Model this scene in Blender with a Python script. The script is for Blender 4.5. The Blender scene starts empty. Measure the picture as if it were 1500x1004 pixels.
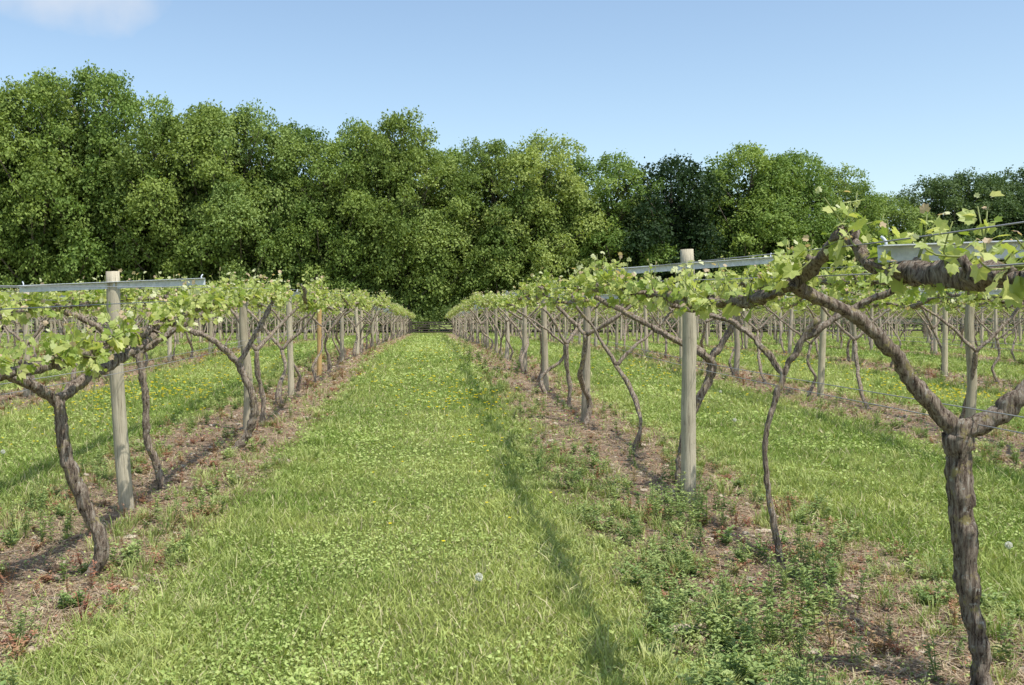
import bpy, math
import numpy as np
from mathutils import Vector
rng = np.random.default_rng(7)
SP = 4.65; RX = 2.15           # row spacing / reference row
scene = bpy.context.scene

# ------------------------------------------------------------------ helpers
_lat = np.random.default_rng(99).random((256, 256))
def vnoise(x, y):
    x = np.asarray(x, float); y = np.asarray(y, float)
    xi = np.floor(x).astype(int); yi = np.floor(y).astype(int)
    fx = x - xi; fy = y - yi
    fx = fx*fx*(3-2*fx); fy = fy*fy*(3-2*fy)
    a = _lat[xi & 255, yi & 255]; b = _lat[(xi+1) & 255, yi & 255]
    c = _lat[xi & 255, (yi+1) & 255]; d = _lat[(xi+1) & 255, (yi+1) & 255]
    return (a*(1-fx)+b*fx)*(1-fy) + (c*(1-fx)+d*fx)*fy
def fbm(x, y):
    return (vnoise(x, y)*.5 + vnoise(x*2.1+7, y*2.1+3)*.3 + vnoise(x*4.3+1, y*4.3+9)*.2)
_py = [-80, 0, 9, 13, 18, 22, 28, 35, 60, 104, 900]
_pz = [0, 0, 0, .09, .15, .25, .37, .40, .25, 0, 0]
def prof(y):
    y = np.asarray(y, float); s = 0
    for o in (-2.5, -1.5, -.5, .5, 1.5, 2.5): s = s + np.interp(y+o, _py, _pz)
    return s/6
def rowside(x): return ((np.asarray(x)-RX+.08)/SP+.5) % 1 - .5
def rowdist(x): return np.abs(rowside(x))*SP
def hgt(x, y):
    x = np.asarray(x, float); y = np.asarray(y, float)
    near = np.clip((60-y)/30, 0, 1)
    h = prof(y) + near*(.05*(fbm(x*.5, y*.5)-.5) + .03*(vnoise(x*4, y*4)-.5))
    return h
def stripness(x, y):   # 1 = bare strip, 0 = grass
    n = fbm(x*1.3+5, y*1.3)
    n2 = vnoise(x*.4, y*.25+40)
    w = .86 + .95*(n-.5) + .3*(n2-.5)
    s = np.clip((w+.12-rowdist(x))/.3, 0, 1)
    return np.where(np.asarray(y) > 103, 0, s)

def nrm(a): return a/np.maximum(np.linalg.norm(a, axis=-1, keepdims=True), 1e-9)

class MB:
    def __init__(s): s.v=[]; s.f=[]; s.c=[]; s.n=0
    def add(s, v, f, col=(1,1,1), mat=0, smooth=False):
        v=np.asarray(v,float).reshape(-1,3); f=np.asarray(f,int)
        if len(v)==0 or len(f)==0: return
        col=np.asarray(col,float)
        if col.ndim==1: col=np.tile(col,(len(v),1))
        s.v.append(v); s.c.append(col); s.f.append((f+s.n,mat,smooth)); s.n+=len(v)
    def mesh(s, name, mats):
        me=bpy.data.meshes.new(name)
        v=np.concatenate(s.v); c=np.concatenate(s.c)
        me.vertices.add(len(v)); me.vertices.foreach_set('co', v.astype(np.float32).ravel())
        loops=np.concatenate([f.ravel() for f,_,_ in s.f])
        tot=np.concatenate([np.full(len(f),f.shape[1]) for f,_,_ in s.f])
        mi=np.concatenate([np.full(len(f),m) for f,m,_ in s.f])
        sm=np.concatenate([np.full(len(f),k) for f,_,k in s.f])
        me.loops.add(len(loops)); me.loops.foreach_set('vertex_index', loops.astype(np.int32))
        me.polygons.add(len(tot))
        st=np.concatenate([[0],np.cumsum(tot)[:-1]])
        me.polygons.foreach_set('loop_start', st.astype(np.int32))
        me.polygons.foreach_set('material_index', mi.astype(np.int32))
        me.polygons.foreach_set('use_smooth', sm.astype(bool))
        for m in mats: me.materials.append(m)
        at=me.color_attributes.new('Col','FLOAT_COLOR','POINT')
        cc=np.ones((len(v),4),np.float32); cc[:,:3]=c
        at.data.foreach_set('color', cc.ravel())
        me.update(calc_edges=True)
        return me
    def obj(s, name, mats, loc=(0,0,0), parent=None):
        return mkobj(name, s.mesh(name, mats), loc, parent)
def mkobj(name, me, loc=(0,0,0), parent=None):
    o=bpy.data.objects.new(name, me); o.location=loc
    scene.collection.objects.link(o)
    if parent: o.parent=parent
    return o

def place(tv, tf, pos, R, sc, col):
    """copies of template; R (N,3,3) columns = local axes"""
    N=len(pos); n=len(tv)
    sc=np.asarray(sc,float)
    if sc.ndim==1: sc=sc[:,None]
    loc=tv[None,:,:]*(sc[:,None,:])
    v=np.einsum('nij,nkj->nki',R,loc)+pos[:,None,:]
    f=(tf[None,:,:]+(np.arange(N)*n)[:,None,None]).reshape(-1,tf.shape[1])
    c=np.repeat(col,n,axis=0)
    return v.reshape(-1,3), f, c
def frames(tip, normal):
    y=nrm(tip); x=nrm(np.cross(y,normal)); z=np.cross(x,y)
    return np.stack([x,y,z],axis=-1)
def rotz(a):
    c,s=np.cos(a),np.sin(a); R=np.zeros((len(a),3,3))
    R[:,0,0]=c;R[:,0,1]=-s;R[:,1,0]=s;R[:,1,1]=c;R[:,2,2]=1
    return R

def catmull(P, step):
    P=np.asarray(P,float); Q=np.vstack([2*P[0]-P[1],P,2*P[-1]-P[-2]]); out=[]
    for i in range(1,len(Q)-2):
        L=np.linalg.norm((Q[i+1]-Q[i])[:3]); k=max(2,int(L/step))
        t=np.arange(k)[:,None]/k
        a,b,c,d=Q[i-1],Q[i],Q[i+1],Q[i+2]
        out.append(.5*((2*b)+(-a+c)*t+(2*a-5*b+4*c-d)*t*t+(-a+3*b-3*c+d)*t**3))
    out.append(Q[-2][None]); return np.vstack(out)
def tube(P, R, seg=8, step=.05, rough=0., wob=0., r=None, twist=0., knob=.9):
    r = r or rng
    A=catmull(np.column_stack([P,R]),step); p=A[:,:3]; rad=np.maximum(A[:,3],.001)
    n=len(p)
    if wob>0:
        w=r.normal(0,wob,(n,3)); w=(w+np.roll(w,1,0)+np.roll(w,-1,0))/2; w[0]=w[-1]=0; p=p+w
    T=nrm(np.gradient(p,axis=0))
    up=np.array([1.,0,0]) if abs(T[0][0])<.8 else np.array([0,1.,0])
    X=np.zeros((n,3)); x=nrm(up-T[0]*np.dot(up,T[0])); X[0]=x
    for i in range(1,n):
        x=x-T[i]*np.dot(x,T[i]); x=x/np.linalg.norm(x); X[i]=x
    Y=np.cross(T,X)
    a=(np.arange(seg)*2*np.pi/seg)[None,:]+(twist*np.arange(n)*step)[:,None]
    rr=rad[:,None]*np.ones((1,seg))
    if rough>0:
        ridge=r.normal(0,1,seg)[None,:]*.7
        q=r.normal(0,1,(n,seg)); q=(q+np.roll(q,1,0)*.8)/1.5
        kn=r.normal(0,1,(n,1)); kn=(kn+np.roll(kn,1,0)+np.roll(kn,2,0)+np.roll(kn,3,0))/2.4
        rr=rr*np.clip(1+rough*(ridge*1.0+q*.8+kn*knob),.45,1.8)
    v=p[:,None,:]+rr[:,:,None]*(np.cos(a)[:,:,None]*X[:,None,:]+np.sin(a)[:,:,None]*Y[:,None,:])
    i=np.arange(n-1)[:,None]*seg; j=np.arange(seg)[None,:]; j2=(j+1)%seg
    f=np.stack([i+j,i+j2,i+seg+j2,i+seg+j],-1).reshape(-1,4)
    v=v.reshape(-1,3)
    v=np.vstack([v,p[0],p[-1]]); k=n*seg
    c1=np.stack([j2.ravel(),j.ravel(),np.full(seg,k)],-1)
    c2=np.stack([(n-1)*seg+j.ravel(),(n-1)*seg+j2.ravel(),np.full(seg,k+1)],-1)
    return v,f,np.vstack([c1,c2])
def addtube(mb,P,R,seg=8,step=.05,rough=0,wob=0,col=(1,1,1),mat=0,r=None,smooth=True,twist=0.,knob=.9):
    v,f,c=tube(P,R,seg,step,rough,wob,r,twist,knob)
    n0=mb.n; mb.add(v,f,col,mat,smooth)
    mb.f.append((c+n0,mat,False))
def box(mb,x0,x1,y0,y1,z0,z1,col=(1,1,1),mat=0):
    v=[(x,y,z) for x in (x0,x1) for y in (y0,y1) for z in (z0,z1)]
    f=[(0,1,3,2),(4,6,7,5),(0,4,5,1),(2,3,7,6),(0,2,6,4),(1,5,7,3)]
    mb.add(v,f,col,mat)

# ------------------------------------------------------------------ materials
def newmat(name):
    m=bpy.data.materials.new(name); m.use_nodes=True
    nt=m.node_tree; nt.nodes.clear()
    out=nt.nodes.new('ShaderNodeOutputMaterial')
    return m,nt,out
def N(nt,t,**k):
    n=nt.nodes.new(t)
    for a,b in k.items(): setattr(n,a,b)
    return n
def ramp(nt,src,stops):
    r=nt.nodes.new('ShaderNodeValToRGB'); e=r.color_ramp.elements
    while len(e)<len(stops): e.new(.5)
    for el,(p,c) in zip(e,stops): el.position=p; el.color=(*c,1)
    nt.links.new(src,r.inputs[0]); return r.outputs[0]
def mixc(nt,f,a,b,mode='MIX'):
    m=nt.nodes.new('ShaderNodeMix'); m.data_type='RGBA'; m.blend_type=mode
    for s,i in ((f,0),(a,6),(b,7)):
        if isinstance(s,(int,float)): m.inputs[i].default_value=s
        elif isinstance(s,tuple): m.inputs[i].default_value=(*s,1)
        else: nt.links.new(s,m.inputs[i])
    return m.outputs[2]
def leafmat(name, trans=.35, rough=.5, spec=.3, vary=0.0):
    m,nt,out=newmat(name); L=nt.links
    a=N(nt,'ShaderNodeAttribute',attribute_name='Col')
    col=a.outputs['Color']
    if vary>0:
        oi=N(nt,'ShaderNodeObjectInfo')
        hs=N(nt,'ShaderNodeHueSaturation')
        mr=N(nt,'ShaderNodeMapRange'); L.new(oi.outputs['Random'],mr.inputs[0])
        mr.inputs[3].default_value=1-vary; mr.inputs[4].default_value=1+vary
        L.new(mr.outputs[0],hs.inputs['Value']); L.new(col,hs.inputs['Color'])
        mh=N(nt,'ShaderNodeMapRange'); L.new(oi.outputs['Random'],mh.inputs[0])
        mh.inputs[3].default_value=.508; mh.inputs[4].default_value=.486
        L.new(mh.outputs[0],hs.inputs['Hue']); col=hs.outputs[0]
        oc=mixc(nt,1.0,col,oi.outputs['Color'],'MULTIPLY'); col=oc
    p=N(nt,'ShaderNodeBsdfPrincipled'); p.inputs['Roughness'].default_value=rough
    p.inputs['Specular IOR Level'].default_value=spec
    L.new(col,p.inputs['Base Color'])
    t=N(nt,'ShaderNodeBsdfTranslucent')
    tc=mixc(nt,1.0,col,(1.25,1.25,.6),'MULTIPLY'); L.new(tc,t.inputs[0])
    mx=N(nt,'ShaderNodeMixShader'); mx.inputs[0].default_value=trans
    L.new(p.outputs[0],mx.inputs[1]); L.new(t.outputs[0],mx.inputs[2])
    L.new(mx.outputs[0],out.inputs[0]); return m
def surf(name, build, rough=.8, spec=.3, metal=0):
    m,nt,out=newmat(name); L=nt.links
    p=N(nt,'ShaderNodeBsdfPrincipled'); p.inputs['Roughness'].default_value=rough
    p.inputs['Specular IOR Level'].default_value=spec; p.inputs['Metallic'].default_value=metal
    L.new(p.outputs[0],out.inputs[0])
    c,h,dist=build(nt)
    L.new(c,p.inputs['Base Color'])
    if h is not None:
        b=N(nt,'ShaderNodeBump'); b.inputs['Strength'].default_value=1; b.inputs['Distance'].default_value=dist
        L.new(h,b.inputs['Height']); L.new(b.outputs[0],p.inputs['Normal'])
    return m
def noise(nt, scale, detail=6, vec=None, rough=.6):
    n=N(nt,'ShaderNodeTexNoise'); n.inputs['Scale'].default_value=scale
    n.inputs['Detail'].default_value=detail; n.inputs['Roughness'].default_value=rough
    if vec is not None: nt.links.new(vec,n.inputs['Vector'])
    return n.outputs[0]
def objvec(nt, sc=(1,1,1)):
    t=N(nt,'ShaderNodeTexCoord'); m=N(nt,'ShaderNodeMapping'); m.inputs['Scale'].default_value=sc
    nt.links.new(t.outputs['Object'],m.inputs[0]); return m.outputs[0]

def b_bark(nt):
    v=objvec(nt,(1,1,.14)); n=noise(nt,70,8,v,.75)
    c=ramp(nt,n,[(.37,(.035,.025,.019)),(.45,(.20,.15,.115)),(.54,(.38,.31,.24)),(.68,(.60,.53,.44))])
    v2=objvec(nt); l=noise(nt,16,5,v2,.7)
    lf=ramp(nt,l,[(.57,(0,0,0)),(.64,(.9,.9,.9))])
    c=mixc(nt,lf,c,(.42,.36,.16))
    l2=noise(nt,30,5,v2,.7)
    c=mixc(nt,ramp(nt,l2,[(.60,(0,0,0)),(.66,(.85,.85,.85))]),c,(.56,.55,.48))
    return c,n,.03
BARK=surf('vine_bark',b_bark,.95,.15)
def b_tbark(nt):
    v=objvec(nt,(1,1,.2)); n=noise(nt,6,6,v); 
    return ramp(nt,n,[(.35,(.07,.055,.045)),(.65,(.20,.175,.14))]),n,.05
TBARK=surf('tree_bark',b_tbark,.9,.2)
def woodbuilder(dark,mid,light):
    def f(nt):
        v=objvec(nt,(1,1,.035)); n=noise(nt,90,7,v,.75)
        c=ramp(nt,n,[(.36,dark),(.45,mid),(.66,light)])
        v2=objvec(nt,(1,1,.5)); n2=noise(nt,7,4,v2)
        c=mixc(nt,ramp(nt,n2,[(.4,(0,0,0)),(.72,(.7,.7,.7))]),c,tuple(k*.7 for k in mid))
        n3=noise(nt,28,4,v2)
        c=mixc(nt,ramp(nt,n3,[(.66,(0,0,0)),(.72,(.7,.7,.7))]),c,tuple(k*.5 for k in mid))
        oi=N(nt,'ShaderNodeObjectInfo'); c=mixc(nt,1.0,c,oi.outputs['Color'],'MULTIPLY')
        return c,n,.008
    return f
POST=surf('weathered_post_wood',woodbuilder((.14,.12,.09),(.46,.41,.30),(.62,.56,.42)),.85,.2)
DARKW=surf('dark_gate_wood',woodbuilder((.03,.025,.02),(.075,.062,.05),(.13,.11,.09)),.85,.2)
def b_galv(nt):
    v=objvec(nt); n=noise(nt,35,4,v)
    return ramp(nt,n,[(.35,(.50,.54,.58)),(.65,(.68,.72,.76))]),n,.001
GALV=surf('galvanised_steel',b_galv,.45,.5,.0)
WIRE=surf('wire_steel',lambda nt:(ramp(nt,noise(nt,20),[(.4,(.26,.26,.26)),(.7,(.42,.42,.42))]),None,0),.5,.5,.2)
def b_stone(nt):
    a=N(nt,'ShaderNodeAttribute',attribute_name='Col'); v=objvec(nt); n=noise(nt,60,6,v)
    c=mixc(nt,1.0,a.outputs['Color'],ramp(nt,n,[(.3,(.6,.6,.6)),(.7,(1.1,1.1,1.1))]),'MULTIPLY')
    return c,n,.01
STONE=surf('stone',b_stone,.9,.2)
VLEAF=leafmat('vine_leaf',.42,.45,.35)
GRASS=leafmat('grass_blade',.28,.6,.2)
WEED=leafmat('weed_leaf',.25,.6,.2)
TLEAF=leafmat('tree_leaf',.30,.6,.2,.12)
FLOW=leafmat('flower_petal',.2,.6,.2)

def b_ground(nt):
    L=nt.links
    t=N(nt,'ShaderNodeTexCoord'); v=t.outputs['Object']
    s=N(nt,'ShaderNodeSeparateXYZ'); L.new(v,s.inputs[0])
    def M(op,a,b=None):
        m=N(nt,'ShaderNodeMath',operation=op)
        for i,q in enumerate((a,b)):
            if q is None: continue
            if isinstance(q,(int,float)): m.inputs[i].default_value=q
            else: L.new(q,m.inputs[i])
        return m.outputs[0]
    d=M('MULTIPLY',M('ABSOLUTE',M('SUBTRACT',M('FRACT',M('ADD',M('DIVIDE',M('SUBTRACT',s.outputs[0],RX-.08),SP),.5)),.5)),SP)
    n1=noise(nt,1.6,5,v); n2=noise(nt,9,6,v,.7); n3=noise(nt,60,6,v,.7); n4=noise(nt,.35,3,v)
    dd=M('ADD',d,M('MULTIPLY',M('SUBTRACT',n1,.5),1.0)); dd=M('ADD',dd,M('MULTIPLY',M('SUBTRACT',n2,.5),.6))
    mr=N(nt,'ShaderNodeMapRange'); L.new(dd,mr.inputs[0]); mr.inputs[1].default_value=.78; mr.inputs[2].default_value=1.06
    far=N(nt,'ShaderNodeMapRange'); L.new(s.outputs[1],far.inputs[0]); far.inputs[1].default_value=102; far.inputs[2].default_value=104
    fac=M('MAXIMUM',mr.outputs[0],far.outputs[0])
    soil=ramp(nt,n3,[(.3,(.15,.105,.072)),(.46,(.31,.225,.155)),(.6,(.43,.325,.225)),(.75,(.56,.46,.34))])
    soil=mixc(nt,ramp(nt,n2,[(.45,(0,0,0)),(.65,(.7,.7,.7))]),soil,(.30,.19,.13))
    soil=mixc(nt,ramp(nt,n1,[(.55,(0,0,0)),(.72,(.45,.45,.45))]),soil,(.28,.27,.12))
    gr=ramp(nt,n2,[(.3,(.14,.18,.045)),(.5,(.23,.28,.075)),(.7,(.34,.36,.12))])
    gr=mixc(nt,ramp(nt,n4,[(.35,(0,0,0)),(.65,(.6,.6,.6))]),gr,(.29,.34,.09))
    gr=mixc(nt,ramp(nt,n3,[(.35,(.4,.4,.4)),(.6,(0,0,0))]),gr,(.11,.12,.035))
    c=mixc(nt,fac,soil,gr)
    h=M('ADD',n3,M('MULTIPLY',n2,1.5))
    return c,h,.04
GROUND=surf('ground_soil_and_grass',b_ground,.95,.1)

# ------------------------------------------------------------------ ground
xs=np.unique(np.concatenate([np.linspace(-600,-60,12),np.linspace(-60,-12,40),np.arange(-12,14,.11),np.linspace(14,70,45),np.linspace(70,600,12)]))
ys=np.unique(np.concatenate([np.linspace(-60,0,10),np.linspace(0,3,8),np.arange(3,17,.11),np.linspace(17,120,150),np.linspace(120,900,20)]))
X,Y=np.meshgrid(xs,ys,indexing='ij'); Z=hgt(X,Y)
v=np.stack([X,Y,Z],-1).reshape(-1,3); ny=len(ys)
i=np.arange(len(xs)-1)[:,None]*ny; j=np.arange(ny-1)[None,:]
f=np.stack([i+j,i+ny+j,i+ny+j+1,i+j+1],-1).reshape(-1,4)
mb=MB(); mb.add(v,f,(1,1,1),0,True); mb.obj('ground',[GROUND])

# ------------------------------------------------------------------ scatter sampling
def sample(n,d0=3.2,d1=100,lo=.5,hi=.64):
    d=np.exp(rng.uniform(math.log(d0),math.log(d1),n))
    a=-lo*d-1.2; b=hi*d+1.2
    x=rng.uniform(0,1,n)*(b-a)+a
    return x,d
def lod(d,p=.85): return np.clip(d/6.5,1,None)**p

# ---- grass blades
mb=MB()
x,y=sample(780000,3.2,100)
s=stripness(x,y); tall=fbm(x*1.7,y*1.7); edge=np.exp(-((rowdist(x)-1.3)/.35)**2)
thin=np.clip((fbm(x*.8+50,y*.6+11)-.60)*4,0,.5)        # worn, thinner patches
keep=(rng.random(len(x))>s*.92)&(rng.random(len(x))>thin)
x,y,tall,edge,s=x[keep],y[keep],tall[keep],edge[keep],s[keep]
outer=(np.abs(x-0)>3.6)*1.0                             # side lanes are a bit rougher
n=len(x); z=hgt(x,y)-.004; l=lod(y,.9); lh=np.clip(y/9,1,None)**.35
a=rng.uniform(0,2*np.pi,n); H=(.015+.05*tall**1.6+.035*edge+.02*outer*tall+.05*(rng.random(n)<.05))*rng.uniform(.6,1.3,n)*lh
W=.0030*l*rng.uniform(.7,1.5,n)
lean=rng.normal(0,.65,(n,2))*H[:,None]
sx=np.cos(a)*W; sy=np.sin(a)*W
g1=np.array([.195,.285,.058]); g2=np.array([.43,.485,.15]); g3=np.array([.64,.58,.34])
big=fbm(x*.35+30,y*.16)
k=np.clip((big-.5)*2.8+.5+(fbm(x*1.6+3,y*1.3)-.5)*2.0+rng.normal(0,.2,n),0,1)[:,None]
col=g1*(1-k)+g2*k
st=(rng.random(n)<.10+.16*s+.22*np.clip(fbm(x*.8+90,y*.5)-.5,0,1)*2)[:,None]; col=np.where(st,g3*rng.uniform(.6,1.1,(n,1)),col)
col=col*rng.uniform(.72,1.2,(n,1))
b0=np.stack([x-sx,y-sy,z],-1); b1=np.stack([x+sx,y+sy,z],-1)
m0=np.stack([x-sx*.8+lean[:,0]*.4,y-sy*.8+lean[:,1]*.4,z+H*.6],-1); m1=np.stack([x+sx*.8+lean[:,0]*.4,y+sy*.8+lean[:,1]*.4,z+H*.6],-1)
tp=np.stack([x+lean[:,0],y+lean[:,1],z+H],-1)
nr=y<9
A=np.stack([b0,b1,m1,m0,tp],1)[nr]; q=np.arange(len(A))[:,None]*5
cA=np.repeat(col[nr],5,0)
n0=mb.n; mb.add(A.reshape(-1,3),q+np.array([[0,1,2,3]]),cA); mb.f.append((q+np.array([[3,2,4]])+n0,0,False))
fr=~nr
A=np.stack([b0,b1,tp],1)[fr]; q=np.arange(len(A))[:,None]*3
mb.add(A.reshape(-1,3),q+np.array([[0,1,2]]),np.repeat(col[fr],3,0))
# ---- small broad leaves among the turf
x,y=sample(370000,3.2,80)
s=stripness(x,y); cl=fbm(x*.9+60,y*.9+20)
keep=(rng.random(len(x))>s*.93)&(rng.random(len(x))<np.clip((cl-.3)*3,.10,1))
x,y=x[keep],y[keep]; n=len(x)
tv=np.array([[0,0,0],[.42,.45,.08],[0,1,0],[-.42,.45,.08]]); tf=np.array([[0,1,2,3]])
tip=np.stack([rng.normal(0,1,n),rng.normal(0,1,n),rng.normal(.25,.3,n)],-1)
nn=np.stack([rng.normal(0,.4,n),rng.normal(-.1,.4,n),np.ones(n)],-1)
pos=np.stack([x,y,hgt(x,y)+rng.uniform(.004,.045,n)],-1)
k=np.clip(rng.random((n,1))*.7+.5*(fbm(x*.35+30,y*.16)[:,None]-.3),0,1); col=(np.array([.23,.33,.07])*(1-k)+np.array([.52,.58,.23])*k)
col*= (.8+.5*fbm(x*.7,y*.7))[:,None]
v,f,c=place(tv,tf,pos,frames(tip,nn),.017*lod(y,.85)*rng.uniform(.6,1.5,n),col); mb.add(v,f,c)
mb.obj('grass',[GRASS])

# ---- straw, litter, on bare strips
mb=MB()
x,y=sample(400000,3.2,60); s=stripness(x,y); rs=rowside(x)*SP
kp=(s>.2)&(rng.random(len(x))<.22+.6*vnoise(x*2,y*2)+.5*((rs>.35)&(rs<.9))); x,y=x[kp],y[kp]; n=len(x)
tv=np.array([[-.5,0,0],[.5,0,0],[.5,1,0],[-.5,1,0]]); tf=np.array([[0,1,2,3]])
tip=np.stack([rng.normal(0,1,n),rng.normal(0,1,n),rng.normal(0,.16,n)],-1); nn=np.stack([rng.normal(0,.2,n),rng.normal(0,.2,n),np.ones(n)],-1)
pos=np.stack([x,y,hgt(x,y)+rng.uniform(.004,.025,n)],-1)
k=rng.random((n,1)); col=np.array([.70,.58,.41])*(1-k)+np.array([.36,.26,.17])*k
sc=np.stack([.0028*lod(y),rng.uniform(.02,.11,n)*lod(y,.4),np.ones(n)],-1)
v,f,c=place(tv,tf,pos,frames(tip,nn),sc,col); mb.add(v,f,c)
x,y=sample(260000,3.2,60); s=stripness(x,y); kp=(s>.3)&(rng.random(len(x))<fbm(x*2+9,y*2)*1.3-.1); x,y=x[kp],y[kp]; n=len(x)
tv=np.array([[0,0,0],[.35,.5,.1],[0,1,0],[-.35,.5,.1]])
tip=np.stack([rng.normal(0,1,n),rng.normal(0,1,n),rng.normal(0.1,.35,n)],-1); nn=np.stack([rng.normal(0,.5,n),rng.normal(0,.5,n),np.ones(n)],-1)
pos=np.stack([x,y,hgt(x,y)+rng.uniform(.004,.03,n)],-1)
pal=np.array([[.36,.18,.12],[.31,.20,.135],[.47,.35,.23],[.21,.14,.095],[.36,.23,.15],[.24,.31,.09]])
col=pal[rng.integers(0,6,n)]*rng.uniform(.7,1.2,(n,1))
v,f,c=place(tv,tf,pos,frames(tip,nn),.019*lod(y,.85)*rng.uniform(.5,1.4,n),col); mb.add(v,f,c)
mb.obj('straw_and_leaf_litter',[WEED])

# ---- old prunings lying on the strips
mb=MB()
x,y=sample(900,3.4,22); kp=stripness(x,y)>.5; x,y=x[kp],y[kp]
for px,py in zip(x,y):
    a=rng.uniform(0,3.14); Lg=rng.uniform(.08,.45); P=[]
    for t in (-.5,-.15,.2,.5):
        qx=px+math.cos(a)*Lg*t+rng.normal(0,.012); qy=py+math.sin(a)*Lg*t+rng.normal(0,.012); P.append((qx,qy,float(hgt(qx,qy))+.012+abs(rng.normal(0,.006))))
    rd=rng.uniform(.003,.007); addtube(mb,P,[rd,rd,rd*.8,rd*.6],5,.06,.1)
mb.obj('vine_prunings',[BARK])

# ---- stones and clods
def rock(r):
    ph=(1+5**.5)/2
    v=np.array([[-1,ph,0],[1,ph,0],[-1,-ph,0],[1,-ph,0],[0,-1,ph],[0,1,ph],[0,-1,-ph],[0,1,-ph],[ph,0,-1],[ph,0,1],[-ph,0,-1],[-ph,0,1]])/1.9
    v=v*r.uniform(.7,1.15,(12,1))*np.array([1,.8,.5])
    f=np.array([[0,11,5],[0,5,1],[0,1,7],[0,7,10],[0,10,11],[1,5,9],[5,11,4],[11,10,2],[10,7,6],[7,1,8],[3,9,4],[3,4,2],[3,2,6],[3,6,8],[3,8,9],[4,9,5],[2,4,11],[6,2,10],[8,6,7],[9,8,1]])
    return v,f
mb=MB()
for t in range(6):
    tv,tf=rock(rng); x,y=sample(6000,3.2,35); kp=stripness(x,y)>.5; x,y=x[kp],y[kp]; n=len(x)
    big_=rng.random(n)<.05
    sc=np.where(big_,rng.uniform(.02,.04,n),rng.uniform(.005,.014,n))*lod(y,.4)
    col=np.where(big_[:,None],np.array([.52,.44,.33]),np.array([.36,.27,.19]))*rng.uniform(.7,1.2,(n,1))
    v,f,c=place(tv,tf,np.stack([x,y,hgt(x,y)+sc*.2],-1),rotz(rng.uniform(0,6.3,n)),sc,col); mb.add(v,f,c)
for px,py,s in ((1.24,5.02,.085),(1.33,5.0,.05),(1.61,9.0,.06),(1.45,4.35,.05),(-2.13,7.2,.05),(2.4,7.4,.05),(2.0,6.6,.04),(-1.9,4.9,.045),(1.75,5.1,.04)):
    tv,tf=rock(rng); v=tv*s*np.array([1.2,1,.8])+np.array([px,py,float(hgt(px,py))+s*.15]); mb.add(v,tf,(.62,.53,.40))
mb.obj('stones',[STONE])

# ---- weeds
def plant(r,h,nst,nl,ll,lw,spread):
    V=[];F=[];K=0;kf=[]
    for s_ in range(nst):
        a=r.uniform(0,6.3); sp=r.uniform(0,spread)
        top=np.array([math.cos(a)*sp,math.sin(a)*sp,h*r.uniform(.65,1)])
        b=np.array([math.cos(a)*sp*.15,math.sin(a)*sp*.15,0]); w=.0025
        V.append([b+[w,0,0],b-[w,0,0],top-[w*.5,0,0],top+[w*.5,0,0]]); F.append([K,K+1,K+2,K+3]); K+=4; kf+=[.8]*4
        for q in range(nl):
            t=r.uniform(.08,1); p=b+(top-b)*t; aa=q*2.4+r.uniform(-.4,.4)
            d=np.array([math.cos(aa),math.sin(aa),r.uniform(.1,.9)]); d/=np.linalg.norm(d)
            sd=np.cross(d,[0,0,1]); sd/=np.linalg.norm(sd)+1e-9
            L=ll*r.uniform(.6,1.2)*(1.1-.5*t); w2=lw*r.uniform(.7,1.2)
            V.append([p,p+d*L*.45+sd*w2,p+d*L+np.array([0,0,-L*.2]),p+d*L*.45-sd*w2]); F.append([K,K+1,K+2,K+3]); K+=4; kf+=[.9+.4*t]*4
    return np.array(V).reshape(-1,3),np.array(F),np.array(kf)
def weeds(mb,n,prms,ok,colr,d1=70,s0=1):
    for prm in prms:
        tv,tf,kf=plant(rng,*prm); x,y=sample(n,3.2,d1); kp=ok(x,y); x,y=x[kp],y[kp]; m=len(x)
        if m==0: continue
        sc=rng.uniform(.5,1.2,m)*np.clip(y/14,1,1.7)*s0
        R=rotz(rng.uniform(0,6.3,m)); tl=rng.normal(0,.12,(m,2)); R[:,0,2]=tl[:,0]; R[:,1,2]=tl[:,1]
        col=colr(m,x,y); v,f,c=place(tv,tf,np.stack([x,y,hgt(x,y)-.005],-1),R,sc,col)
        c=c*np.tile(kf,m)[:,None]; mb.add(v,f,c)
mb=MB()
def okg(x,y):
    rd=rowdist(x); e=np.exp(-((rd-.8)/.33)**2)*.9+.14
    side=np.where(rowside(x)<0,1.3,.5)*np.where(x<0,.7,1)
    return (rng.random(len(x))<e*side*np.clip(fbm(x*1.1+3,y*.9)*3-.65,0,1))&(stripness(x,y)>.04)
def cg(m,x,y):
    k=rng.random((m,1)); return np.array([.16,.235,.075])*(1-k)+np.array([.33,.39,.15])*k
weeds(mb,2400,[(.20,4,14,.05,.008,.06),(.26,3,20,.055,.007,.05),(.15,6,10,.05,.009,.09),(.12,7,8,.06,.014,.09),(.23,5,18,.04,.006,.09),(.10,9,7,.05,.012,.10),(.08,9,7,.04,.01,.12)],okg,cg)
for tx,ty in ((1.95,5.3),(2.05,5.7),(1.75,5.0),(2.3,6.1),(1.9,8.0),(2.0,7.6),(1.75,7.8),(2.25,8.3),(-1.75,8.0),(-2.7,7.2),(1.5,4.9),(2.35,9.6)):
    for q in range(7):
        tv,tf,kf=plant(rng,rng.uniform(.18,.30),3,20,.055,.008,.06); ax,ay=tx+rng.normal(0,.10),ty+rng.normal(0,.14)
        v,f,c=place(tv,tf,np.array([[ax,ay,float(hgt(ax,ay))-.005]]),rotz(rng.uniform(0,6.3,1)),np.array([1.]),cg(1,0,0)); mb.add(v,f,c*kf[:,None])
def okr(x,y): return (stripness(x,y)>.4)&(rng.random(len(x))<np.clip(fbm(x*1.4+33,y*1.2+8)*3.2-1.25+.5*(x<0),0,.85))
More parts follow.
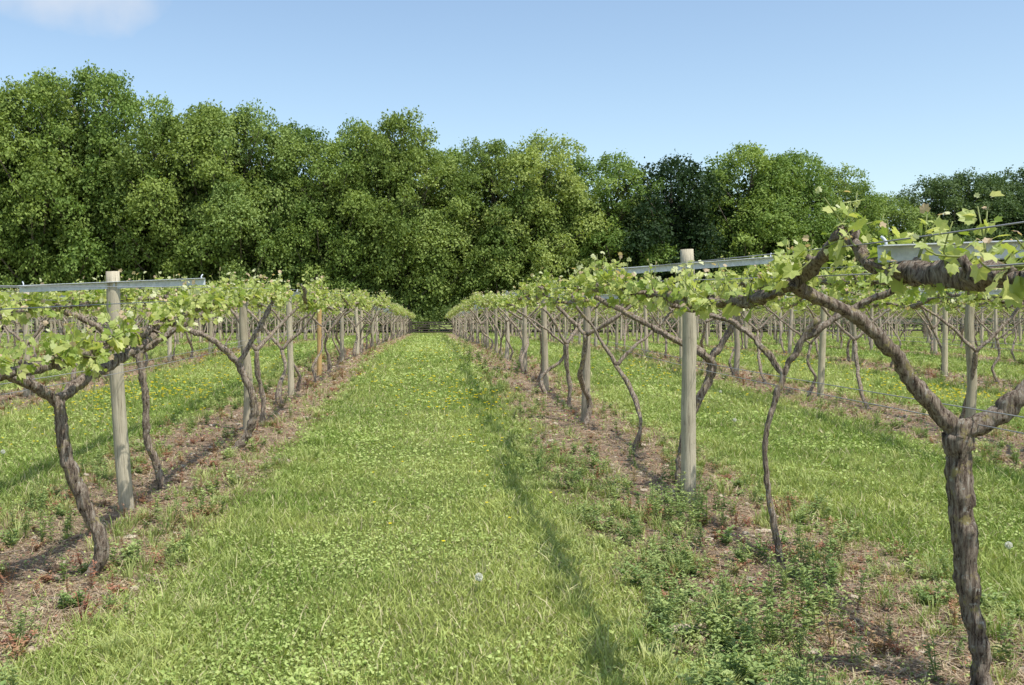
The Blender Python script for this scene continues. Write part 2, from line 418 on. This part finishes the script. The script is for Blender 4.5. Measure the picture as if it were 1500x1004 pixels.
def cr(m,x,y):
    k=rng.random((m,1)); return np.array([.34,.15,.10])*(1-k)+np.array([.34,.27,.14])*k
weeds(mb,1700,[(.10,7,9,.04,.009,.09),(.15,5,12,.035,.006,.08),(.07,9,8,.035,.008,.1)],okr,cr)
def tuft(r,h,nb):
    V=[];F=[];K=0
    for q in range(nb):
        a=r.uniform(0,6.3); o=r.uniform(0,.06); b=np.array([math.cos(a)*o,math.sin(a)*o,0]); H=h*r.uniform(.4,1); ln=r.uniform(.2,.9)*H
        d=np.array([math.cos(a),math.sin(a),0]); s_=np.array([-math.sin(a),math.cos(a),0])*.0023
        m=b+d*ln*.35+np.array([0,0,H*.65]); t=b+d*ln+np.array([0,0,H])
        V+= [b-s_,b+s_,m+s_,m-s_,t-s_*.2,t+s_*.2]; F+=[[K,K+1,K+2,K+3],[K+3,K+2,K+5,K+4]]; K+=6
    return np.array(V),np.array(F),np.ones(K)
for hh,nb in ((.10,34),(.14,28),(.08,40)):
    tv,tf,kf=tuft(rng,hh,nb); x,y=sample(3800,3.2,60)
    kp=((rowdist(x)<1.4)|(rng.random(len(x))<.35*(np.abs(x)>3.6)))&(rowdist(x)>.3)&(rng.random(len(x))<np.clip(fbm(x*.9+13,y*.9+5)*3-1.0,.05,1)); x,y=x[kp],y[kp]; m=len(x)
    k=rng.random((m,1)); col=np.array([.21,.29,.07])*(1-k)+np.array([.48,.50,.21])*k
    sc=rng.uniform(.6,1.2,m); S=np.stack([sc*lod(y,.5),sc*lod(y,.5),sc*np.clip(y/14,1,1.5)],-1)
    v,f,c=place(tv,tf,np.stack([x,y,hgt(x,y)-.004],-1),rotz(rng.uniform(0,6.3,m)),S,col); mb.add(v,f,c)
mb.obj('weeds',[WEED])

# ---- buttercups
mb=MB()
P=[]
for cx,cy,sx_,sy_,n in ((.55,16.5,.5,1.6,90),(-.3,19,.8,3,60),(-5.0,17.5,1.0,2.0,340),(-4.4,13,.8,2,60),(8.9,17.5,.7,1.2,150),(.6,11,.3,1.5,28),(4.8,22,.8,4,80),(.2,30,1,6,70),(-5.2,26,1,5,80),(-.2,8,.9,2,6),(9.2,26,1,4,80)):
    P.append(np.column_stack([rng.normal(cx,sx_,n),rng.normal(cy,sy_,n)]))
P=np.vstack(P); P=P[stripness(P[:,0],P[:,1])<.4]; n=len(P); zz=hgt(P[:,0],P[:,1]); hh=rng.uniform(.10,.20,n)
a=np.arange(10)*2*np.pi/10; r_=np.where(np.arange(10)%2==0,1,.72)
tv=np.vstack([[0,0,-.25],np.stack([np.cos(a)*r_,np.sin(a)*r_,np.full(10,.15)],-1)]); tf=np.array([[0,q+1,(q+1)%10+1] for q in range(10)])
R=rotz(rng.uniform(0,6,n)); R[:,0,2]=rng.normal(0,.3,n); R[:,1,2]=rng.normal(-.4,.3,n)
v,f,c=place(tv,tf,np.column_stack([P,zz+hh]),R,.018*np.clip(P[:,1]/12,.8,2),np.tile([.95,.74,.02],(n,1))); mb.add(v,f,c)
tv=np.array([[-.0015,0,0],[.0015,0,0],[.0015,0,1],[-.0015,0,1]]); 
v,f,c=place(tv,np.array([[0,1,2,3]]),np.column_stack([P,zz]),rotz(np.zeros(n)),np.column_stack([np.ones(n),np.ones(n),hh]),np.tile([.15,.25,.05],(n,1))); mb.add(v,f,c)
mb.obj('buttercups',[FLOW])
# ---- dandelion clocks
for dx,dy,hz in ((.26,5.7,.09),(3.66,6.5,.12),(3.9,13.2,.15),(-4.4,10.5,.14),(4.9,17.4,.16)):
    mb=MB(); addtube(mb,[(0,0,0),(.005,0,hz*.5),(0,0,hz)],[.0018]*3,5,.03,col=(.16,.22,.06))
    n=220; d=nrm(rng.normal(0,1,(n,3)))
    tv=np.array([[-.012,0,0],[.012,0,0],[.09,1,0],[-.09,1,0]]); nn=nrm(rng.normal(0,1,(n,3)))
    v,f,c=place(tv,np.array([[0,1,2,3]]),np.tile([0,0,hz],(n,1)).astype(float),frames(d,nn),np.column_stack([np.full(n,.023)]*3),np.tile([.75,.75,.73],(n,1))); mb.add(v,f,c)
    mb.obj('dandelion_clock',[FLOW],(dx,dy,float(hgt(dx,dy))))

# ------------------------------------------------------------------ grapevines
_half=[(0,1.0),(14,.80),(27,.70),(42,.93),(58,.74),(76,.60),(98,.80),(122,.62),(150,.60),(172,.22)]
_an=[a for a,_ in _half]+[360-a for a,_ in _half[::-1] if a>0]
_ra=[r for _,r in _half]+[r for a,r in _half[::-1] if a>0]
_x=np.sin(np.radians(_an))*_ra; _y=np.cos(np.radians(_an))*_ra
def leaft(cup,fold):
    z=-cup*(_x**2+_y**2)+fold*np.abs(_x)
    v=np.vstack([[0,0,0],np.stack([_x,_y,z],-1)]); v[:,1]+=.25
    m=len(_x); return v,np.array([[0,q+1,(q+1)%m+1] for q in range(m)])
LEAVES=[leaft(.15,.12),leaft(.3,.25),leaft(.05,.4),leaft(.35,-.15),leaft(.2,.7)]

def curtain(mb,path,r,dens=1.0,lsz=.043,sh=1.0,crad=.02,drop=.25,upr=.3):
    path=np.asarray(path,float)
    rad=[crad*r.uniform(.75,1.3) for _ in path]
    addtube(mb,path,rad,9,.03,.22,.005,mat=0,r=r,twist=4,knob=1.3)
    A=catmull(path,.075/dens); LP=[];LT=[];LN=[];LS=[];LC=[]
    for p in A:
        if r.random()<.10: continue
        d=nrm(np.array([r.normal(0,.6),r.normal(0,.5),r.uniform(-.25,1)])); L=r.uniform(.03,.08)
        q=p+d*L; addtube(mb,[p,p+d*L*.5+r.normal(0,.008,3),q],[.014,.012,.010],6,.02,.25,mat=0,r=r)
        for s_ in range(r.integers(1,4)):
            x_=r.random()
            up=r.uniform(-1,-.1) if x_<drop else (r.uniform(-.45,1.1) if x_<1-upr else r.uniform(1.2,2.2))
            dd=nrm(np.array([r.normal(0,.75),r.normal(0,.6),up])); L=r.uniform(.04,.18)*sh*(1.15 if up>1.2 else 1)
            e=q+dd*L+np.array([0,0,.03*sh]); mid=q+dd*L*.5+r.normal(0,.008,3)
            addtube(mb,[q,mid,e],[.0035,.003,.002],4,.06,col=(.34,.38,.14),mat=1,r=r)
            nl=int(4+L*20)
            for t in np.linspace(.12,1,nl):
                b=q+(e-q)*t; pd=nrm(r.normal(0,1,3)+dd*.4); pl=r.uniform(.015,.05)*(1.2-.6*t)
                LP.append(b+pd*pl); LT.append(pd+np.array([0,0,-.35])+r.normal(0,.35,3)); LN.append(np.array([r.normal(0,.6),r.normal(-.25,.6),.75+r.normal(0,.3)]))
                sz=lsz*r.uniform(.45,1.25)*(1.15-.65*t); LS.append(sz)
                if t>.85: c=np.array([.62,.47,.32])*r.uniform(.8,1.1) if r.random()<.35 else np.array([.64,.65,.40])
                else:
                    k=r.random(); c=np.array([.25,.35,.06])*(1-k)+np.array([.60,.63,.24])*k
                LC.append(c)
    LP=np.array(LP);LT=np.array(LT);LN=np.array(LN);LS=np.array(LS);LC=np.array(LC)
    w=r.integers(0,len(LEAVES),len(LP))
    for k,(tv,tf) in enumerate(LEAVES):
        m=w==k
        if m.any():
            v,f,c=place(tv,tf,LP[m],frames(LT[m],LN[m]),LS[m],LC[m]); mb.add(v,f,c,1)

def generic_vine(seed):
    r=np.random.default_rng(seed); mb=MB()
    lx,ly=r.normal(0,.12),r.normal(0,.25); fz=r.uniform(.9,1.25)
    t=[(0,0,-.05),(r.normal(0,.06),r.normal(0,.06),.3),(lx*.6+r.normal(0,.08),ly*.6,.65),(lx,ly,fz)]
    rb=r.uniform(.024,.040); addtube(mb,t,[rb*1.25,rb,rb*.9,rb*.85],9,.05,.14,.008,mat=0,r=r,twist=2)
    f=np.array([lx,ly,fz])
    for sx_ in (-1,1):
        e=np.array([sx_*.68,ly+r.normal(0,.3),1.72]); m=f+(e-f)*.5+np.array([0,r.normal(0,.1),r.normal(.02,.07)])
        addtube(mb,[f,m,e],[rb*.75,rb*.6,rb*.5],8,.05,.12,.008,mat=0,r=r)
        z0=1.70; pts=[(sx_*.68+r.normal(0,.05),yy,z0+r.normal(0,.06)) for yy in np.linspace(-1.2,1.2,7)]
        curtain(mb,pts,r,1.0,.050,1.15)
    return mb.mesh('grapevine',[BARK,VLEAF])
GV=[generic_vine(100+k) for k in range(10)]

def near_vine(base,trunk,arms,curt,seed,dens=1.1,lsz=.043,upr=.3):
    r=np.random.default_rng(seed); mb=MB(); b=np.array(base,float)
    P=np.array([q[:3] for q in trunk])-b; addtube(mb,P,[q[3] for q in trunk],22,.018,.11,.0035,mat=0,r=r,twist=2.5,knob=.7)
    for a in arms:
        P=np.array([q[:3] for q in a])-b; addtube(mb,P,[q[3] for q in a],16,.018,.12,.005,mat=0,r=r,twist=3,knob=.9)
    for c in curt:
        rad=c[0]; curtain(mb,np.array(c[1])-b,r,dens,lsz,c[2] if len(c)>2 else 1.0,rad,upr=upr)
    mb.obj('grapevine',[BARK,VLEAF],tuple(base))

# right row, near
near_vine((2.26,4.2,0),
 [(2.26,4.2,-.05,.045),(2.245,4.2,.2,.036),(2.20,4.2,.45,.040),(2.17,4.2,.8,.046),(2.16,4.2,1.02,.054),(2.16,4.2,1.13,.046)],
 [[(2.15,4.2,1.08,.038),(1.98,4.18,1.27,.030),(1.80,4.12,1.48,.026),(1.62,4.08,1.60,.025),(1.46,4.04,1.66,.027),(1.42,4.0,1.70,.034)],
  [(2.17,4.2,1.08,.038),(2.32,4.15,1.18,.034),(2.45,4.1,1.35,.028),(2.7,4.05,1.6,.025),(2.84,4.0,1.74,.022)]],
 [(.026,[(1.42,4.02,1.68),(1.45,3.8,1.78),(1.46,3.66,1.85),(1.475,3.58,1.82),(1.48,3.42,1.725),(1.5,3.2,1.69),(1.51,2.95,1.67),(1.5,2.6,1.655),(1.49,2.3,1.655)],.9),
  (.024,[(1.42,4.02,1.70),(1.45,4.3,1.66),(1.45,4.7,1.63),(1.44,5.1,1.63),(1.45,5.35,1.64)]),
  (.022,[(2.84,2.3,1.72),(2.85,3,1.74),(2.82,3.6,1.72),(2.84,4.2,1.74),(2.84,5.3,1.73)])],1,1.1,.043,.18)
near_vine((2.2,6.4,0),
 [(2.2,6.4,-.05,.022),(2.13,6.4,.3,.017),(2.08,6.4,.75,.016),(2.18,6.4,1.15,.017),(2.3,6.35,1.42,.019),(2.38,6.3,1.55,.02)],
 [[(2.2,6.4,1.2,.018),(1.95,6.5,1.5,.017),(1.5,6.6,1.66,.018)],
  [(2.3,6.35,1.42,.018),(2.6,6.3,1.62,.018),(2.84,6.2,1.74,.02)]],
 [(.021,[(1.45,5.3,1.64),(1.44,5.9,1.66),(1.47,6.4,1.70),(1.45,7.0,1.72),(1.45,7.65,1.75)]),
  (.021,[(2.84,5.3,1.73),(2.86,6,1.76),(2.83,7,1.80),(2.84,7.65,1.83)])],2,1.15,.046)
near_vine((2.2,8.95,0),
 [(2.16,8.95,-.05,.04),(2.18,8.95,.35,.036),(2.27,9.0,.68,.036),(2.46,9.0,1.1,.034),(2.36,8.95,1.26,.032)],
 [[(2.38,8.95,1.24,.032),(2.15,9.0,1.36,.028),(1.8,9.1,1.56,.024),(1.46,9.2,1.75,.022)],
  [(2.44,9.0,1.16,.028),(2.65,9.0,1.5,.024),(2.84,9,1.82,.022)]],
 [(.022,[(1.45,7.65,1.75),(1.43,8.3,1.79),(1.46,8.9,1.81),(1.45,9.5,1.84),(1.44,10.15,1.86)],1.1),
  (.022,[(2.84,7.65,1.83),(2.86,8.4,1.84),(2.83,9.4,1.85),(2.84,10.15,1.87)])],3,1.15,.05,.22)
# left row, near
near_vine((-2.05,6.1,0),
 [(-2.08,6.12,-.05,.048),(-1.97,6.1,.18,.040),(-2.05,6.05,.45,.037),(-2.14,6.0,.72,.035),(-2.18,6.0,1.0,.034),(-2.19,6.0,1.10,.034)],
 [[(-2.19,6.0,1.06,.030),(-2.32,5.8,1.2,.027),(-2.48,5.6,1.30,.025),(-2.7,5.5,1.40,.022),(-3.1,5.4,1.5,.02)],
  [(-2.19,6.0,1.08,.032),(-2.07,6.2,1.20,.030),(-1.95,6.5,1.32,.027),(-1.86,6.9,1.45,.024)]],
 [(.024,[(-2.2,4.6,1.24),(-2.12,5.2,1.28),(-2.02,5.7,1.32),(-1.95,6.3,1.40),(-1.88,6.9,1.49),(-1.85,7.4,1.56)],1.2),
  (.022,[(-2.75,4.6,1.40),(-2.8,5.3,1.46),(-2.95,6.5,1.54),(-3.15,7.4,1.58)],1.3)],4,1.2,.052,.2)
near_vine((-2.41,9.2,0),
 [(-2.40,9.2,-.05,.04),(-2.46,9.2,.2,.034),(-2.55,9.15,.5,.032),(-2.55,9.1,.9,.03),(-2.6,9.1,1.2,.03),(-2.55,9.1,1.3,.028)],
 [[(-2.55,9.1,1.28,.026),(-2.2,9.1,1.5,.024),(-1.86,9.1,1.7,.022)],
  [(-2.6,9.1,1.2,.026),(-2.9,9.0,1.45,.024),(-3.2,8.9,1.62,.022)]],
 [(.022,[(-1.85,7.4,1.56),(-1.87,8.0,1.62),(-1.83,8.6,1.66),(-1.86,9.3,1.70),(-1.84,9.9,1.74),(-1.85,10.4,1.77)],1.15),
  (.022,[(-3.15,7.4,1.58),(-3.22,8.2,1.62),(-3.18,9,1.66),(-3.2,10.4,1.74)],1.15)],5,1.2,.050,.18)
near_vine((-2.25,11.7,.05),
 [(-2.28,11.7,0,.055),(-2.12,11.7,.2,.045),(-2.02,11.65,.5,.043),(-2.06,11.6,.75,.04),(-2.22,11.6,1.08,.036)],
 [[(-2.22,11.6,1.06,.034),(-2.45,11.5,1.3,.03),(-2.75,11.4,1.45,.028),(-3.2,11.3,1.72,.024)],
  [(-2.2,11.6,1.04,.03),(-2.0,11.7,1.4,.026),(-1.85,11.9,1.76,.024)]],
 [(.022,[(-1.85,10.4,1.77),(-1.87,11.0,1.80),(-1.83,11.7,1.81),(-1.86,12.3,1.81),(-1.85,12.95,1.82)],1.2),
  (.022,[(-3.2,10.4,1.74),(-3.22,11.2,1.76),(-3.18,12,1.8),(-3.2,12.95,1.8)],1.2)],6,1.15,.05)

rows=[RX+SP*k for k in range(-10,14)]
rr=np.random.default_rng(5)
for X0 in rows:
    k=round((X0-RX)/SP)
    if k==0: ystart=11.5
    elif k==-1: ystart=14.25
    else:
        ystart=max(3.5, (abs(X0)-3)/.66 if X0>0 else (abs(X0)-3)/.52)
        ystart=3.6+math.ceil((ystart-3.6)/2.45)*2.45
    y=ystart
    while y<101:
        o=mkobj('grapevine',GV[rr.integers(0,len(GV))],(X0+rr.normal(0,.06),y,float(prof(y))))
        o.rotation_euler=(0,0,math.pi*rr.integers(0,2)); s=rr.uniform(.95,1.05); o.scale=(1,1.03,s)
        y+=2.45

# ------------------------------------------------------------------ trellis posts + arms
def postmesh(h,seed,r0=.056):
    r=np.random.default_rng(seed); mb=MB()
    addtube(mb,[(0,0,-.1),(r.normal(0,.012),0,h*.35),(r.normal(0,.012),0,h*.7),(0,0,h)],[r0*1.06,r0*1.01,r0*.96,r0*.90],20,.1,.025,0,r=r)
    return mb.mesh('post',[POST])
PM=[postmesh(h,k) for k,h in enumerate((1.93,1.98,1.90,1.95))]
def armmesh(w=.72):
    mb=MB(); t=.004; hgt_=.055
    box(mb,-w,w,-.0665-t,-.0665,-hgt_/2,hgt_/2)
    box(mb,-w,w,-.0665-.045,-.0665-t-.0005,hgt_/2-t,hgt_/2)
    for sx_ in (-1,1):
        addtube(mb,[(sx_*(w-.03),-.062,hgt_/2-.01),(sx_*(w-.03),-.062,hgt_/2+.015),(sx_*(w-.02),-.05,hgt_/2+.03)],[.005]*3,6,.02)
    addtube(mb,[(0,-.085,0),(0,.07,0)],[.007,.007],8,.05)
    box(mb,-.016,.016,-.084,-.0715,-.016,.016)
    return mb.mesh('crossarm',[GALV])
AM=armmesh()
def trellis(x,y,zb,mesh,lean=0,armz=1.82,tilt=0,yaw=0,col=(1,1,1,1),leany=0):
    e=bpy.data.objects.new('trellis_post',None); scene.collection.objects.link(e); e.location=(x,y,zb)
    p=mkobj('post',mesh,(0,0,0),e); p.rotation_euler=(leany,lean,0); p.color=col
    a=mkobj('crossarm',AM,(math.sin(lean)*armz,0,armz),e); a.rotation_euler=(0,tilt,yaw)
    return e
trellis(2.17,3.40,0,PM[3],0,1.785,-.035,0)
trellis(2.15,8.58,0,postmesh(2.13,21,.060),-.008,1.985,-.075,.02)
trellis(-2.44,8.2,0,postmesh(1.93,22,.056),-.055,1.815,-.045,.10,leany=.02)
for X0 in rows:
    k=round((X0-RX)/SP)
    y=13.4 if k in (0,-1) else 3.3
    while y<103:
        if not(k in(0,-1)) and y< (abs(X0)-4)/.66: y+=4.9; continue
        c=rr.uniform(.72,1.08); col=(c,c*rr.uniform(.96,1.0),c*rr.uniform(.9,1.0),1)
        if k==-1 and 22<y<24: col=(1.05,.78,.45,1)
        zb=float(prof(y)); trellis(X0+rr.normal(0,.04),y+(.9 if k==0 else 0),zb-rr.uniform(0,.06),PM[rr.integers(0,4)],rr.normal(0,.022),1.80+rr.normal(0,.02),rr.normal(-.01,.03),rr.normal(0,.04),col)
        y+=4.9
# wires per row
yy=np.concatenate([np.arange(2.2,14,1.2),np.arange(14,104,3)])
for X0 in rows:
    k=round((X0-RX)/SP); mb=MB()
    for ox,hz in ((-.70,1.84),(.70,1.84),(-.66,1.73),(.66,1.73),(0.065,1.12),(.068,1.18)):
        zz=prof(yy)+hz
        if k==0 and hz>1.2: zz=np.where(yy<11,np.interp(yy,[2,3.5,8.6,11],[1.78,1.80,1.95,float(prof(11))+hz])+ (hz-1.84)*.9,zz)
        if k==-1 and hz>1.5: zz=np.where(yy<13,np.interp(yy,[2,8.2,13],[1.62,1.80,float(prof(13))+hz])+(hz-1.84)*.9,zz)
        P=np.column_stack([np.full(len(yy),X0+ox),yy,zz]); addtube(mb,P,[.0024]*len(P),4,3.0,mat=0)
    mb.obj('trellis_wires',[WIRE])

# ------------------------------------------------------------------ gate & fence
e=bpy.data.objects.new('wooden_gate',None); scene.collection.objects.link(e); e.location=(0,103.8,0)
mb=MB()
for z in (.22,.46,.70,.94,1.18): box(mb,-2.1,2.1,-.03,.03,z-.05,z+.05)
for x in (-2.1,2.1): box(mb,x-.05,x+.05,-.045,.045,.12,1.3)
for s in (-1,1):
    v=np.array([[-2.05*s,-.05,.2],[-2.05*s,-.05,.3],[0,-.05,1.23],[0,-.05,1.13],[-2.05*s,-.032,.2],[-2.05*s,-.032,.3],[0,-.032,1.23],[0,-.032,1.13]])
    mb.add(v,[(0,1,2,3),(7,6,5,4),(0,4,5,1),(3,2,6,7),(1,5,6,2),(0,3,7,4)])
mb.obj('gate_leaf',[DARKW],parent=e)
mb=MB()
for x in (-2.3,2.3): box(mb,x-.11,x+.11,-.11,.11,-.1,1.45)
mb.obj('gate_posts',[DARKW],parent=e)
for sgn in (-1,1):
    mb=MB(); L=75
    for z in (.35,.7,1.05): 
        box(mb,*(sorted((sgn*2.42,sgn*L))),-.02,.02,z-.05,z+.05)
    for x in np.arange(4.2,L,1.9): box(mb,sgn*x-.06,sgn*x+.06,.021,.12,-.1,1.2)
    mb.obj('post_and_rail_fence',[DARKW],(0,103.8,0))

# ------------------------------------------------------------------ trees
def leafcloud(mb,cent,rad,nper,r,size,cola,colb,mat=1,shell=(.78,1.03),spray=6):
    for c,ra in zip(cent,rad):
        m=max(4,int(nper*(ra[0]*ra[1])**1.0/ spray))
        d=nrm(r.normal(0,1,(m,3))); d[:,2]=np.where(d[:,2]<-.45,-d[:,2],d[:,2])
        k=1+.20*np.sin(d[:,0]*5+c[0])*np.sin(d[:,2]*6+c[1])+r.normal(0,.05,m)
        p=c+d*ra*(r.uniform(*shell,m)*k)[:,None]
        p=np.repeat(p,spray,0)+r.normal(0,size*.8,(m*spray,3)); dn=np.repeat(d,spray,0)
        n=len(p); nn=dn*.95+r.normal(0,.45,(n,3))+np.array([0,0,.3]); tip=r.normal(0,1,(n,3))+np.array([0,0,-.35])+dn*.4
        tv=np.array([[0,0,0],[.32,.45,.06],[0,1,-.05],[-.32,.45,.06]])
        kk=np.clip(r.uniform(0,1)*.6+r.random((n,1))*.4,0,1); col=cola*(1-kk)+colb*kk
        v,f,cc=place(tv,np.array([[0,1,2,3]]),p,frames(tip,nn),size*r.uniform(.7,1.3,n),col); mb.add(v,f,cc,mat)
def tree(seed,H=24,W=7.2,size=.34,cola=(.105,.190,.042),colb=(.275,.375,.095),nper=135,low=.08,nl=72,shape=1.0):
    r=np.random.default_rng(seed); mb=MB(); cola=np.array(cola); colb=np.array(colb)
    top=np.array([r.normal(0,.6),r.normal(0,.6),H*.88])
    addtube(mb,[(0,0,-.3),(r.normal(0,.2),r.normal(0,.2),H*.3),(r.normal(0,.5),r.normal(0,.5),H*.6),top],[.42,.32,.2,.06],10,1.0,.05,r=r)
    cent=[];rad=[]; ph=r.uniform(0,6.3)
    for q in range(nl):
        zc=low+(.93-low)*(q+.5)/nl
        env=(math.sin(math.pi*min(1,max(0,(zc-low*.2)/(1.06-low*.2)))**.85))**.7*shape
        a=q*2.399+r.uniform(-.5,.5)
        env*=1+.22*math.sin(2*a+ph)+.12*math.sin(zc*14+ph)
        rho=W*env*(.45+.5*math.sqrt(r.random())) if q<nl-3 else W*env*.4*r.random()
        c=np.array([math.cos(a)*rho,math.sin(a)*rho,zc*H])
        ra=(r.uniform(.9,1.7) if r.random()<.5 else r.uniform(1.6,2.7))*(1.1-.3*zc)*W/7.2
        cent.append(c); rad.append(np.array([ra,ra,ra*r.uniform(.6,.9)]))
        if q%2==0:
            b=np.array([0,0,max(.12*H,c[2]-rho*.7-1)]); addtube(mb,[b,(b+c)/2+r.normal(0,.4,3)+[0,0,-.3],c],[.14,.09,.04],6,1.2,.05,r=r)
    leafcloud(mb,cent,rad,nper,r,size,cola,colb)
    ex=[];er=[]
    for q in range(80):
        i_=r.integers(0,nl); d=nrm(r.normal(0,1,3)+[0,0,.5]); ex.append(cent[i_]+d*rad[i_]*r.uniform(.9,1.25)); s_=r.uniform(.35,.8); er.append(np.array([s_,s_,s_*1.2]))
    leafcloud(mb,ex,er,nper*1.4,r,size*.9,cola,colb,shell=(.2,1.1))
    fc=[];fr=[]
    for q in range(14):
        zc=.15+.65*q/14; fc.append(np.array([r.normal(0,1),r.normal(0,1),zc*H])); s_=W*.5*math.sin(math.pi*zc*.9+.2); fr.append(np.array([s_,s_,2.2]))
    leafcloud(mb,fc,fr,16,r,size*1.6,cola*.7,colb*.5)  # inner fill leaves coloured darker: crown-gap shade put into the leaf colour
    return mb.mesh('ash_tree',[TBARK,TLEAF])
TM=[tree(11),tree(12,W=8.0,cola=(.12,.20,.045)),tree(13,W=6.4,colb=(.31,.40,.11)),tree(14,W=7.3),tree(15,W=7.6,cola=(.14,.22,.055),colb=(.34,.42,.13))]
TD=tree(16,H=22,W=7.3,size=.42,cola=(.025,.058,.022),colb=(.06,.105,.034),nper=95)   # dark maple
woods=bpy.data.objects.new('woodland_tree_line',None); scene.collection.objects.link(woods)
rt=np.random.default_rng(77)
spec=[
(-70,150,116,1),(0,165,118,0),(60,114,116,1),(128,102,117,3),(190,138,119,0),(245,172,116,2),(305,152,118,1),(360,160,117,4),(425,184,119,3),(478,205,116,0),(522,180,118,2),(572,168,117,1),(615,220,119,4),(668,222,124,3),(728,206,118,1),(788,205,118,4),(845,234,120,0),(900,226,119,2),(985,230,119,9),(1055,248,124,0),(1100,216,121,3),(1160,222,121,1),(1208,250,124,4),(1248,268,126,2),(1290,290,130,4),(1365,266,132,19),(1410,256,131,19),(1460,262,132,19),(1510,248,131,19),(1575,246,130,19)]
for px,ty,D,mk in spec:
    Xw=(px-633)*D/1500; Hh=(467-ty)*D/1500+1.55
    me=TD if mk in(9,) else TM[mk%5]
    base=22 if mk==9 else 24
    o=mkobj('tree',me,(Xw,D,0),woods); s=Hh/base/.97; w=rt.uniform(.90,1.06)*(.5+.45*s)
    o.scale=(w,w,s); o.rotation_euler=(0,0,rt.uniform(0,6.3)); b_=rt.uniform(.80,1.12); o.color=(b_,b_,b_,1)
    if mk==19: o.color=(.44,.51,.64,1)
    elif mk==4 : o.color=(1.12,1.1,1.1,1)
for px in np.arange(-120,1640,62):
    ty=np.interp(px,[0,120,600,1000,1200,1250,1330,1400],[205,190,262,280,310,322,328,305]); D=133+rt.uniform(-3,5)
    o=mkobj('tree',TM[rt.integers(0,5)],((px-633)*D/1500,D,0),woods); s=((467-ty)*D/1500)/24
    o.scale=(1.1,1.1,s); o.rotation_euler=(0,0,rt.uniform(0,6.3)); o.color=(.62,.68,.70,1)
mb=MB(); r=np.random.default_rng(3); ce=[];ra=[]
for q in range(260):
    xx=-62+q*.58+r.normal(0,.3); h=r.uniform(.8,3.6); ce.append(np.array([xx,110+r.uniform(-1.2,2.5),h*.75])); s=r.uniform(.9,1.9); ra.append(np.array([s,s,max(.8,h*.5)]))
leafcloud(mb,ce,ra,75,r,.30,np.array([.06,.11,.03]),np.array([.17,.23,.06]),mat=0)
mb.obj('hedge',[TLEAF])

# ------------------------------------------------------------------ sky, sun, camera
Ld=Vector((-.75,.74,-1.9)).normalized()
el=math.asin(-Ld.z); az=math.atan2(-Ld.x,-Ld.y)
w=bpy.data.worlds.new('World'); scene.world=w; w.use_nodes=True; nt=w.node_tree; nt.nodes.clear(); L=nt.links
out=nt.nodes.new('ShaderNodeOutputWorld'); bg=nt.nodes.new('ShaderNodeBackground'); bg.inputs[1].default_value=.15
sk=nt.nodes.new('ShaderNodeTexSky'); sk.sky_type='NISHITA'; sk.sun_disc=False; sk.sun_elevation=el; sk.sun_rotation=az
sk.air_density=1.0; sk.dust_density=1.0; sk.ozone_density=1.3; sk.altitude=50
gain=nt.nodes.new('ShaderNodeMix'); gain.data_type='RGBA'; gain.blend_type='MULTIPLY'; gain.inputs[0].default_value=1
L.new(sk.outputs[0],gain.inputs[6]); gain.inputs[7].default_value=(1.40,1.38,1.30,1)
tc=nt.nodes.new('ShaderNodeTexCoord')
dp=nt.nodes.new('ShaderNodeVectorMath'); dp.operation='DISTANCE'; 
no=nt.nodes.new('ShaderNodeTexNoise'); no.inputs['Scale'].default_value=12; no.inputs['Detail'].default_value=7
L.new(tc.outputs['Generated'],no.inputs['Vector'])
mpv=nt.nodes.new('ShaderNodeMapping'); mpv.inputs['Scale'].default_value=(1,1,2.2); L.new(tc.outputs['Generated'],mpv.inputs[0])
cd=Vector((-.375,1,.325)).normalized(); dp.inputs[1].default_value=(cd.x,cd.y,cd.z*2.2); L.new(mpv.outputs[0],dp.inputs[0])
ma=nt.nodes.new('ShaderNodeMath'); ma.operation='MULTIPLY_ADD'; L.new(no.outputs[0],ma.inputs[0]); ma.inputs[1].default_value=-.20; L.new(dp.outputs['Value'],ma.inputs[2])
mr=nt.nodes.new('ShaderNodeMapRange'); L.new(ma.outputs[0],mr.inputs[0]); mr.inputs[1].default_value=-.09; mr.inputs[2].default_value=-.015; mr.inputs[3].default_value=.7; mr.inputs[4].default_value=0
mx=nt.nodes.new('ShaderNodeMix'); mx.data_type='RGBA'; L.new(mr.outputs[0],mx.inputs[0]); L.new(gain.outputs[2],mx.inputs[6]); mx.inputs[7].default_value=(5.2,5.5,6.0,1)
L.new(mx.outputs[2],bg.inputs[0]); L.new(bg.outputs[0],out.inputs[0])
sd=bpy.data.lights.new('sun','SUN'); sd.energy=5.0; sd.angle=math.radians(.5); sd.color=(1,.955,.88)
so=bpy.data.objects.new('sun',sd); scene.collection.objects.link(so); so.rotation_euler=(-Ld).to_track_quat('Z','Y').to_euler()
cam=bpy.data.cameras.new('camera'); co=bpy.data.objects.new('camera',cam); scene.collection.objects.link(co)
co.location=(0,0,1.55); co.rotation_euler=(math.pi/2,0,0); cam.sensor_width=36; cam.lens=36; cam.shift_x=117/1500; cam.shift_y=-35/1500
cam.clip_start=.05; cam.clip_end=2000; scene.camera=co
scene.view_settings.view_transform='Standard'; scene.view_settings.look='None'; scene.view_settings.exposure=0
